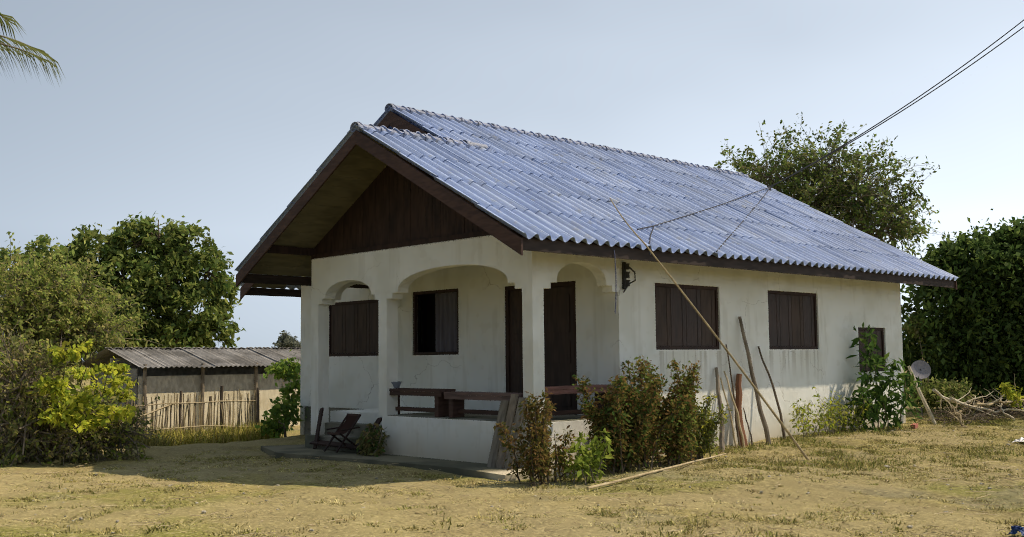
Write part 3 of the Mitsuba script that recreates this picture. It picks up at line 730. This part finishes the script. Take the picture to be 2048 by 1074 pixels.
tree('mango_tree', 'broad dense dark green tree rising behind the low shed on the left', [8.2, 28.9, -.4],
     pb([(200, 500, 46, 40), (150, 545, 50, 42), (265, 490, 44, 44), (320, 475, 46, 40), (370, 500, 48, 44), (415, 540, 42, 42), (438, 590, 32, 36), (340, 555, 62, 52), (250, 560, 60, 50), (290, 620, 62, 46), (380, 620, 56, 44), (425, 655, 38, 36), (190, 610, 66, 56), (340, 675, 70, 28), (235, 665, 60, 34), (150, 660, 60, 40), (100, 520, 50, 36), (50, 545, 50, 40), (90, 590, 60, 50)], 45), 40000, .24, DARKG[1:] + MIDG + MIDG[1:3] + [(.28, .31, .08)], 21, .35, shell=.66, clump=.20, per=46)
tree('feathery_tree', 'lighter olive feathery tree at the left edge behind the lime shrub', [.5, 20.5, -.4],
     pb([(30, 590, 40, 50), (75, 620, 60, 60), (140, 610, 60, 60), (190, 660, 60, 45), (40, 690, 60, 60), (120, 690, 70, 50)], 36), 21000, .14, [(.33, .38, .10), (.39, .41, .12), (.28, .34, .085), (.40, .37, .14), (.20, .27, .07)], 22, .14, 'bark_grey', per=26, spray=.85)
tree('lime_shrub', 'yellow green large leaved shrub in sunlight in front of the fence on the left', [*at(190, 905, 21.8)[:2], -.2],
     pb([(238, 762, 26, 9), (215, 735, 30, 8), (160, 748, 34, 9), (248, 790, 20, 10), (196, 782, 30, 9), (150, 800, 34, 11), (232, 822, 30, 9), (188, 820, 28, 8), (110, 770, 30, 12), (120, 830, 34, 12), (170, 850, 30, 8), (225, 848, 22, 8), (130, 705, 26, 9), (104, 785, 14, 16), (172, 694, 14, 8), (96, 760, 20, 14), (150, 868, 30, 12)], 21.8), 2700, .13, [(.50, .53, .06), (.42, .48, .06), (.55, .54, .08), (.26, .34, .05)], 23, .035, 'bark_dark', 'shrub', clump=.34, per=9, shell=.0, aspect=.62, up=1.0)
tree('dry_thicket_shrub', 'dry brownish green thicket at the left edge of the yard', [*at(60, 925, 22.6)[:2], -.2],
     pb([(45, 850, 55, 55), (115, 865, 55, 45), (180, 870, 45, 35), (45, 765, 50, 50), (240, 860, 30, 32)], 22.6), 11000, .095, [(.42, .42, .11), (.38, .42, .10), (.46, .40, .15), (.30, .36, .09), (.32, .27, .12)] + OLIVE + OLIVE + LIME[3:], 24, .035, 'bark_grey', 'shrub', per=18, spray=.55)
tree('corner_creeper', 'bright green climbing plant between the fence and the left house corner', [*at(570, 880, 26.6)[:2], -.5],
     pb([(572, 738, 32, 20), (588, 785, 18, 40), (570, 825, 24, 24), (548, 852, 26, 22)], 27.0), 1300, .14, [(.14, .24, .05), (.18, .29, .055), (.24, .32, .06), (.10, .17, .045)], 25, .04, 'bark_dark', 'plant', clump=.32, per=10, shell=.3, aspect=.65)
tree('airy_tree', 'sparse small leaved tree standing behind the right end of the roof', [23.2, 8.4, -.2],
     pb([(1540, 350, 65, 45), (1640, 330, 75, 45), (1725, 380, 75, 60), (1630, 410, 95, 60), (1785, 440, 50, 60), (1500, 358, 36, 24), (1720, 460, 85, 55), (1560, 415, 85, 45)], 40), 21000, .15, OLIVE[:3] + MIDG[:2] + DARKG[1:], 26, .22, 'bark_grey', per=22, spray=1.0, fork=.55)
tree('broadleaf_tree', 'tall dense dark green tree beyond the right end of the house', [20.5, 1.2, -.2],
     pb([(1950, 560, 80, 75), (2035, 530, 70, 75), (1895, 620, 75, 75), (1880, 700, 80, 65), (1980, 690, 85, 75), (2060, 640, 80, 80), (2120, 560, 90, 90), (1900, 540, 45, 45), (2110, 720, 90, 80), (1960, 770, 90, 40), (1990, 492, 34, 26), (2040, 475, 36, 26), (1925, 500, 30, 24), (1890, 488, 16, 18)], 34), 52000, .19, DEEPG + DARKG + DARKG + MIDG[:1], 27, .3, shell=.6, clump=.2, per=40)
tree('undergrowth_shrub', 'low olive shrub under the dark tree at the right', [*at(1870, 800, 31)[:2], -.1],
     pb([(1836, 655, 18, 26), (1850, 790, 40, 20), (1900, 790, 40, 25)], 31), 2200, .13, OLIVE + MIDG, 28, .04, 'bark_grey', 'shrub', clump=.3, per=10, shell=.2)
tree('yellow_sapling', 'small yellow green sapling among the dead branches at the right edge', [*at(2028, 835, 30)[:2], -.1],
     pb([(2020, 780, 14, 14), (2030, 800, 12, 14)], 30), 260, .13, LIME, 29, .015, 'bark_grey', 'sapling', clump=.35, per=7, shell=.2)
tree('distant_tree', 'hazy distant tree seen above the shed roof left of the house', [*at(575, 700, 90)[:2], -.3],
     pb([(572, 684, 16, 16), (590, 690, 14, 10)], 90), 1200, .35, [(.17, .19, .14), (.20, .21, .16)], 30, .15, 'bark_grey', clump=.3, per=10, shell=.2)

# sapling by the far window: stems with whorls of leaves
def stems(name, label, c, n, h, spread, nl, size, pal, seed, category='plant', bark='bark_grey', up=.7, aspect=.45, r=.016, top=.25, group=None, droop=.3, bushy=.16):
    rng = np.random.default_rng(seed); t = new(name); lab(t, label, category, group)
    ms, PP, OO = [], [], []
    for i in range(n):
        b = np.array([c[0] + rng.normal(0, spread * .35), c[1] + rng.normal(0, spread * .3), 0]); b[2] = gz(b[0], b[1]) - .03
        hh = h * rng.uniform(.55, 1.0) if i else h
        e = b + [rng.normal(0, spread * .55), rng.normal(0, spread * .45), hh]
        P = crooked(b, e, .05, rng, 7); ms.append(tube(P, np.linspace(r, r * .4, 7), 6))
        ts = rng.uniform(top, 1.02, nl) ; j = np.clip((ts * 6).astype(int), 0, 5); fr = (ts * 6 - j)[:, None]
        q_ = P[j] * (1 - fr) + P[j + 1] * fr
        o = rng.normal(0, 1, (nl, 3)); o[:, 2] *= .55; o /= np.linalg.norm(o, axis=1, keepdims=True)
        PP.append(q_ + o * rng.uniform(.03, bushy, (nl, 1)) * (1.25 - .5 * ts[:, None])); OO.append(o)
    P, O = np.vstack(PP), np.vstack(OO); P[:, 2] = np.maximum(P[:, 2], gz(P[:, 0], P[:, 1]) + .02)
    m, c_ = leaf_mesh(P, size, rng, pal, up=up, aspect=aspect, out=O * 1.6, droop=droop)
    add(t + '__leaves', m, 'leaf', color=c_); add(t + '__stems', cat(ms), bark, smooth=60)
    return t
GREEN = [(.06, .12, .03), (.08, .15, .035), (.11, .18, .04), (.045, .09, .025)]
stems('green_sapling', 'green leafy sapling growing in front of the small far window', (9.95, -.55), 5, 2.15, .5, 120, .22, GREEN, 41, 'sapling', aspect=.36, bushy=.42, top=.15, droop=.5)
stems('green_sapling', 'shorter green sapling left of the small far window', (9.2, -.45), 3, 1.0, .3, 60, .20, GREEN, 42, 'sapling', aspect=.36, bushy=.34, top=.3, droop=.5)
for i, (x, y, h_, lb_) in enumerate(((7.2, -.35, .75, 'first yellow green weed right of the leaning poles, at the wall foot'), (7.9, -.4, .95, 'second yellow green weed from the leaning poles, tall and thin at the wall foot'), (8.55, -.35, .85, 'bushy yellow green weed halfway between the leaning poles and the saplings'), (8.9, -.4, .7, 'yellow green weed at the wall foot nearest the shorter sapling'))):
    stems('wall_weed', lb_, (x, y), 7, h_, .45, 46, .085, LIME + OLIVE[:2], 50 + i, 'weed', r=.007, group='weeds along the side wall', bushy=.16)

# hedge in front of the porch
hed = [('thin straggly brown leaved bush at the front corner of the porch', (-1.05, -1.05), 11, 1.28, .32, 300, .068, RUST, .14),
       ('small dry reddish bush right of the straggly corner bush', (-.55, -.95), 6, .72, .28, 110, .07, RUST, .16),
       ('tall dark brown green hedge bush in front of the right porch bench', (1.00, -.85), 18, 1.46, .45, 560, .078, RUST + DARKG[:2], .20),
       ('tallest dark green hedge bush under the first window of the side wall', (2.30, -.82), 18, 1.68, .45, 560, .078, RUST + MIDG[:2], .20),
       ('rounded hedge bush between the two tall hedge bushes', (1.62, -.70), 11, 1.26, .32, 420, .075, RUST + DARKG[:2], .18),
       ('lighter yellowish hedge bush at the right end of the hedge', (3.05, -.75), 11, 1.10, .38, 320, .075, OLIVE + LIME[2:], .18)]
for i, (lb_, c, n, h_, sp, nl, sz, pal, bu) in enumerate(hed):
    stems('hedge_bush', lb_, c, n, h_, sp, nl, sz, pal, 60 + i, 'bush', 'bark_dark', r=.014, group='bushes in front of the porch', bushy=bu, top=.20, up=.3, droop=-.1)
stems('light_green_plant', 'fresh light green leafy plant between the hedge bushes in front of the porch', (-.25, -1.30), 7, .74, .32, 60, .13, [(.26, .34, .06), (.32, .38, .08), (.20, .27, .05)], 70, r=.010, bushy=.16, droop=.6)
stems('shaded_plant', 'dark brownish plant in the shade against the porch front left of the white wall', (-.35, 3.75), 7, .62, .32, 80, .10, DRYG + DARKG[:1], 71, bushy=.16)

# palm at the left edge: trunk outside the frame, two fronds reach in
rng = np.random.default_rng(77)
t = lab('coconut_palm', 'drooping coconut palm frond reaching in at the top left corner', 'palm')
pc = at(-330, 135, 13.2)
add(t + '__trunk', tube(crooked([pc[0] - .3, pc[1] - .1, -.4], pc, .12, rng, 9), np.linspace(.19, .13, 9), 10), 'bark_grey', smooth=50)
def frond(tip, sag, n=46, ll=.62):
    P = curve(pc, tip, (0, 0, sag), 14)
    rs = tube(P, np.linspace(.03, .006, 14), 5); V, F = [], []
    ax = nrm(np.asarray(tip) - pc); sd = nrm(np.cross(ax, [0, 0, 1]))
    tt = np.linspace(.12, 1.0, n)
    for k_, q_ in enumerate(tt):
        j = min(int(q_ * 13), 12); o = P[j] + (P[j + 1] - P[j]) * (q_ * 13 - j)
        for s in (-1, 1):
            lnn = ll * (1.0 - .65 * max(q_ - .3, 0)) * rng.uniform(.85, 1.1)
            d = nrm(sd * s * .45 + ax * .55 + np.array([0, 0, -1]) * rng.uniform(.55, 1.0)); wv = nrm(np.cross(d, ax + [0, 0, .3])) * .017
            b0 = len(V); m_ = o + d * lnn * .5 + [0, 0, .04]; e_ = o + d * lnn - [0, 0, .05]
            V += [o - wv * .6, o + wv * .6, m_ + wv, m_ - wv, e_]; F += [[b0, b0 + 1, b0 + 2], [b0, b0 + 2, b0 + 3], [b0 + 3, b0 + 2, b0 + 4]]
    c_ = np.repeat(np.array([[.14, .16, .055]]) * rng.uniform(.7, 1.3, (len(V) // 5, 1)), 5, 0)
    return rs, trimesh.Trimesh(np.array(V), np.array(F), process=False), c_
for tip, sag in ((at(96, 122, 13.2), .30), (at(98, 112, 13.5), .36), (at(14, 40, 13.6), .5), (pc + [-1.6, 1.3, -.2], .5), (pc + [-1.5, -1.2, -.3], .5), (pc + [.1, 1.9, .2], .5), (pc + [-2.0, .2, .3], .5), (pc + [-.9, .8, 1.6], .1), (pc + [-.3, -.6, 1.7], .1)):
    rs, lf, c_ = frond(np.asarray(tip), sag)
    fk = add(t + '__frond', lf, 'leaf', color=c_)
    add(fk + '__midrib', rs, 'bark_grey')

# ---------------------------------------------------------------- shed and fence on the left
t = lab('shed', 'long low weathered shed with grey sheet roof and pale walls behind the stick fence', 'shed')
so = np.array([0.95, 16.2, 0.0]); sa = np.array([1.0, 0, 0]); sdp = np.array([0, 1.0, 0])
def S(a, b, z): return so + sa * a + sdp * b + [0, 0, z]
SL = 9.0
up_ = nrm(sdp * 2.2 + [0, 0, .56])
nS = 12
for i in range(nS):
    wS = SL / nS
    mm = sheet(wS, 2.2, .022, 5, 4); mm.apply_transform(frame_m(S(i * wS, -.22, 1.42 + .012 * math.sin(i * 2.3)), sa, up_))
    add(t + '__roof_sheet', mm, 'weathered_sheet', smooth=50)
dn_ = nrm(-sdp * 2.2 + [0, 0, .56])
mm = sheet(SL, 2.2, .02, 30, 4); mm.apply_transform(frame_m(S(SL, 4.08, 1.42), -sa, dn_)); add(t + '__rear_roof', mm, 'weathered_sheet', smooth=50)
for i in range(6):
    add(t + '__post', tube([S(.25 + i * 1.7, -.02, -.6), S(.25 + i * 1.7, -.02, 1.52)], .05, 7), 'bark_grey')
def swall(b, z0, z1, bs, nm, d=.04): add(t + nm, plank(S(.1, b, (z0 + z1) / 2), S(SL - .1, b, (z0 + z1) / 2), z1 - z0, d, (0, 0, 1)), bs)
swall(.05, -.6, .72, 'bamboo_matting', '__lower_wall')
swall(.06, .722, 1.19, 'weathered_board', '__board_band', .03)
swall(1.9, -.6, 1.7, 'weathered_board', '__inner_wall')
for a in (0.08, SL - .08): add(t + '__end_wall', plank(S(a, .1, .4), S(a, 3.2, .4), 2.0, .03, (0, 0, 1)), 'weathered_sheet')

t = lab('stick_fence', 'uneven fence of thin upright sticks in front of the shed', 'fence')
fr_ = np.random.default_rng(31)
A_, B_ = np.array([-.85, 12.75]), np.array([2.5, 12.5])
for i in range(82):
    s = (i + fr_.uniform(-.3, .3)) / 81; p = A_ + (B_ - A_) * s
    hh = fr_.uniform(1.02, 1.36); g0 = float(gz(*p))
    add(t + '__picket', tube(crooked([*p, g0 - .05], [p[0] + fr_.normal(0, .04), p[1], g0 + hh], .02, fr_, 5), np.linspace(.019, .012, 5), 5), ['dry_stick', 'bamboo_tan', 'dry_stick', 'bark_grey', 'dry_stick'][i % 5])
for s, hh, r in ((.0, 1.40, .045), (.40, 1.38, .04), (.62, 1.2, .03), (.71, 1.45, .05), (1.0, 1.35, .045)):
    p = A_ + (B_ - A_) * s; g0 = float(gz(*p))
    add(t + '__post', tube(crooked([*p, g0 - .1], [p[0] + .02, p[1], g0 + hh], .02, fr_, 5), np.linspace(r, r * .8, 5), 7), 'bark_dark')
for z, e in ((.42, .0), (1.02, .04)):
    add(t + '__rail', tube(crooked([*A_ - [.1, .03], -.5 + z], [*B_ - [0, .03], -.5 + z + e], .03, fr_, 8), .016, 6), 'bamboo_tan')
add(t + '__brace', tube(crooked([*(A_ + [-.65, -.35]), .05], [*(A_ + [1.2, -.1]), .58], .02, fr_, 6), .022, 6), 'bamboo_tan')

# ---------------------------------------------------------------- dead branches at the right
t_lab = ['long pale dead branch lying topmost across the brush heap', 'forked pale branch sticking out at the left end of the brush heap', 'grey crooked branch in the middle of the brush heap', 'long thin branch lying to the right edge of the picture', 'short leaning branch at the near foot of the brush heap', 'thick grey branch lying low at the back of the brush heap', 'slender branch crossing the long pale branch', 'curved branch at the right part of the brush heap']
br = np.random.default_rng(91)
segs = [((12.6, -.9, .55), (15.4, -1.7, .18), .045), ((12.4, -.6, .75), (13.6, -1.1, .25), .04), ((13.0, -1.3, .42), (16.0, -1.2, .25), .035), ((14.2, -1.5, .42), (19.5, -1.9, .42), .03), ((12.0, -1.5, -.05), (12.4, -1.0, .42), .03), ((13.2, -.6, .15), (17.0, -.4, .3), .05), ((13.6, -1.9, .08), (15.8, -.8, .45), .025), ((15.2, -1.6, .05), (18.6, -1.2, .45), .03)]
for lb_, (p, q_, r) in zip(t_lab, segs):
    t = new('dead_branch'); lab(t, lb_, 'branch', 'dead branches in the brush heap')
    P = crooked(p, q_, .10, br, 8); ms = [tube(P, np.linspace(r, r * .4, 8), 7)]
    for k_ in range(7):
        j = br.integers(1, 7); d = nrm(np.asarray(q_, float) - p) + br.normal(0, .6, 3); e_ = P[j] + d * br.uniform(.25, .7); e_[2] = max(e_[2], .02)
        ms.append(tube(crooked(P[j], e_, .04, br, 5), np.linspace(r * .4, r * .12, 5), 5))
    add(t, cat(ms), 'bleached_stick' if 'pale' in lb_ else 'dry_stick', smooth=60)
# tangle of fine twigs and dead leaves under them
ms = []
for k_ in range(420):
    x, y = br.uniform(12.4, 20), br.uniform(-1.7, -.1); g0 = float(gz(x, y))
    p = np.array([x, y, g0 + abs(br.normal(0, .16))]); ms.append(tube(crooked(p, p + np.array([br.normal(0, .5), br.normal(0, .35), br.normal(.05, .12)]), .05, br, 4), [.009, .008, .006, .004], 4, False))
add('brush_twigs', cat(ms), 'bark_dark'); lab('brush_twigs', 'tangle of fine dead twigs heaped below the dark tree', 'twigs', kind='stuff')

# ---------------------------------------------------------------- grass and litter
def blades(key, n, region, hmin, hmax, pal, seed, wmul=1.0, mask=None, lean=.8):
    r_ = np.random.default_rng(seed); x = r_.uniform(region[0], region[1], n); y = r_.uniform(region[2], region[3], n)
    ok = ~((x > -.9) & (x < L + .02) & (y > -.35) & (y < W2)) if mask is None else mask(x, y, r_)
    x, y = x[ok], y[ok]; n = len(x)
    z = gz(x, y) + 0.0
    h = r_.uniform(hmin, hmax, n); w_ = r_.uniform(.004, .009, n) * wmul
    a = r_.uniform(0, 2 * np.pi, n); ln = r_.normal(0, lean, (n, 2))
    d = np.stack([ln[:, 0], ln[:, 1], np.ones(n)], 1); d /= np.linalg.norm(d, axis=1, keepdims=True)
    s = np.stack([np.cos(a), np.sin(a), np.zeros(n)], 1) * w_[:, None]
    b = np.stack([x, y, z - .01], 1); md = b + d * h[:, None] * .55; e = b + d * h[:, None] + np.stack([ln[:, 0], ln[:, 1], -np.abs(ln).sum(1)], 1) * h[:, None] * .22
    e[:, 2] = np.maximum(e[:, 2], gz(e[:, 0], e[:, 1]) + .008)
    if hmax < .07:      # short blades are one triangle each
        V = np.stack([b - s * 1.3, b + s * 1.3, e], 1).reshape(-1, 3); F = np.arange(n * 3).reshape(n, 3); k_ = 3
    else:
        V = np.stack([b - s, b + s, md + s * .8, md - s * .8, e], 1).reshape(-1, 3); i = np.arange(n)[:, None] * 5; k_ = 5
        F = np.vstack([i + [0, 1, 2], i + [0, 2, 3], i + [3, 2, 4]])
    pal = np.asarray(pal, float); c = pal[r_.integers(0, len(pal), n)] * r_.uniform(.75, 1.25, (n, 1))
    add(key, trimesh.Trimesh(V, F, process=False), 'blade', color=np.repeat(c, k_, 0))
STRAW = [(.38, .33, .13), (.32, .28, .10), (.27, .255, .08), (.45, .40, .19), (.21, .205, .055), (.29, .235, .10)]
def yard(x, y, r_):
    p = np.stack([x, y, 0 * x], 1)
    dens = np.clip((meshkit.fbm(p * .55, 3, 12) - .36) * 4.2, .05, 1) * np.clip(.45 + (meshkit.noise(p * 3.1, 13) - .4) * 2, .1, 1)
    dens *= np.clip(.5 + (x - y * .4 + 3) / 10, .35, 1)
    inside = (x > -.95) & (x < L + .02) & (y > -.35) & (y < W2)
    return (r_.uniform(0, 1, len(x)) < dens) & ~inside
blades('dry_grass', 620000, (-11, 18, -12, 9), .02, .065, STRAW, 100, mask=yard, lean=1.6)
lab('dry_grass', 'thin dead yellow grass scattered over the yard', 'grass', kind='stuff')
def green_patch(x, y, r_):
    p = np.stack([x, y, 0 * x], 1)
    d = np.clip((meshkit.fbm(p * .7, 3, 31) - .46) * 6, 0, 1) * np.clip(1.15 - np.abs(y + 2.0) / 2.4, 0, 1) * np.clip((x - 1.5) / 3, 0, 1)
    return (r_.uniform(0, 1, len(x)) < d) & ~((x < L + .02) & (y > -.05))
blades('green_grass', 120000, (1, 20, -5, 2), .04, .15, [(.20, .21, .05), (.26, .25, .07), (.15, .17, .04), (.32, .28, .09)], 101, mask=green_patch, lean=.7)
def clumps(key, nc, per, rad, hmin, hmax, pal, seed):
    r_ = np.random.default_rng(seed); x, y = r_.uniform(-10.5, 17, nc), r_.uniform(-11, 7.5, nc)
    p = np.stack([x, y, 0 * x], 1)
    d = np.clip((meshkit.fbm(p * .45, 3, 62) - .36) * 4, .04, 1)
    ok = (r_.uniform(0, 1, nc) < d) & ~((x > -1.1) & (x < L + .02) & (y > -.35) & (y < W2)); x, y = x[ok], y[ok]; nc = len(x)
    big = r_.uniform(.5, 1.5, nc) ** 1.5; o = r_.normal(0, 1, (nc, per, 2)) * rad * big[:, None, None]
    bx_, by_ = (x[:, None] + o[..., 0]).ravel(), (y[:, None] + o[..., 1]).ravel(); n = len(bx_)
    h = (r_.uniform(hmin, hmax, (nc, per)) * big[:, None]).ravel(); w_ = r_.uniform(.005, .010, n)
    ln = (o / (rad * 2.0) + r_.normal(0, .45, o.shape)).reshape(-1, 2)
    d3 = np.stack([ln[:, 0], ln[:, 1], np.ones(n)], 1); d3 /= np.linalg.norm(d3, axis=1, keepdims=True)
    a = r_.uniform(0, 2 * np.pi, n); s_ = np.stack([np.cos(a), np.sin(a), np.zeros(n)], 1) * w_[:, None]
    b = np.stack([bx_, by_, gz(bx_, by_) - .01], 1); md = b + d3 * h[:, None] * .55; e = b + d3 * h[:, None] + np.stack([ln[:, 0], ln[:, 1], -np.abs(ln).sum(1)], 1) * h[:, None] * .28
    e[:, 2] = np.maximum(e[:, 2], b[:, 2] + .012)
    V = np.stack([b - s_, b + s_, md + s_ * .8, md - s_ * .8, e], 1).reshape(-1, 3); i = np.arange(n)[:, None] * 5
    F = np.vstack([i + [0, 1, 2], i + [0, 2, 3], i + [3, 2, 4]])
    pal = np.asarray(pal, float); cc = pal[r_.integers(0, len(pal), nc)] * r_.uniform(.7, 1.25, (nc, 1))
    c = np.repeat(cc, per, 0) * r_.uniform(.75, 1.3, (n, 1))
    add(key, trimesh.Trimesh(V, F, process=False), 'blade', color=np.repeat(np.clip(c, 0, 1), 5, 0))
clumps('tuft_grass', 8000, 26, .06, .022, .065, STRAW + STRAW[:4] + [(.22, .22, .06)], 104)
lab('tuft_grass', 'small tufts of half dry grass dotted over the yard', 'grass', kind='stuff')
lab('green_grass', 'olive green grass growing along the side wall', 'grass', kind='stuff')
def fence_weeds(x, y, r_): 
    p = np.stack([x, y, 0 * x], 1)
    return r_.uniform(0, 1, len(x)) < np.clip((meshkit.fbm(p * 1.2, 3, 41) - .33) * 3.5, 0, 1)
blades('fence_weeds', 16000, (-2.2, 3.0, 12.0, 13.2), .15, .66, [(.38, .36, .07), (.44, .40, .11), (.30, .31, .06), (.48, .40, .16)], 102, 1.6, fence_weeds, .28)
lab('fence_weeds', 'yellow green weeds along the foot of the stick fence', 'weeds', kind='stuff')
def left_weeds(x, y, r_): return (y > 7.6 + (x + 6) * .50) & (y < 9.6 + (x + 6) * .5) & (x < -1.0)
blades('thicket_grass', 16000, (-7.5, -1.0, 6.2, 11), .12, .5, [(.24, .22, .06), (.30, .25, .09), (.18, .18, .05)], 103, 1.6, left_weeds, .35)
lab('thicket_grass', 'tall dry grass under the thicket at the left', 'grass', kind='stuff')

# dead leaves and straw lying flat
pl = np.random.default_rng(300); ms = []
ico = trimesh.creation.icosphere(subdivisions=0)
for k_ in range(750):
    x, y = pl.uniform(-10, 14), pl.uniform(-11, 7)
    if -1.2 < x < L and y > -.4: continue
    r = pl.uniform(.008, .03) * (1.6 if pl.uniform() < .06 else 1); m = ico.copy(); v = m.vertices * pl.uniform(.7, 1.2, 3) * r * [1, 1, .6] + pl.normal(0, r * .12, m.vertices.shape) + [x, y, float(gz(x, y)) + r * .3]
    ms.append((v, m.faces))
add('pebbles', cat(ms), 'pale_concrete'); lab('pebbles', 'small stones and clods lying on the bare soil', 'pebbles', kind='stuff')
lr = np.random.default_rng(200); n = 9000
x, y = lr.uniform(-10.5, 14, n), lr.uniform(-11, 8, n)
ok = ~((x > -.2) & (x < L) & (y > 0) & (y < W2)); x, y = x[ok], y[ok]
P = np.stack([x, y, gz(x, y) + .02], 1)
m, c = leaf_mesh(P, .055, lr, [(.24, .18, .09), (.20, .145, .075), (.36, .30, .19), (.15, .115, .06)], up=4, droop=0, aspect=.4, flat=.12)
add('leaf_litter', m, 'blade', color=c); lab('leaf_litter', 'dead leaves scattered over the bare soil', 'leaves', kind='stuff')
ms = []
for k_ in range(620):
    x, y = lr.uniform(-10, 12), lr.uniform(-10.5, 7)
    if -.3 < x < L and y > -.2: continue
    a = lr.uniform(0, 6.28); ln = lr.uniform(.08, .38); p = np.array([x, y]); q_ = p + ln * np.array([math.cos(a), math.sin(a)]); mid = (p + q_) / 2 + lr.normal(0, .02, 2)
    pts = np.array([[*k2, float(gz(*k2)) + .03 + lr.uniform(0, .02)] for k2 in (p, mid, q_)])
    ms.append(tube(pts, [.004, .004, .003], 4, False))
add('straw', cat(ms), 'bamboo_tan'); lab('straw', 'pale dry stalks lying on the soil', 'straw', kind='stuff')
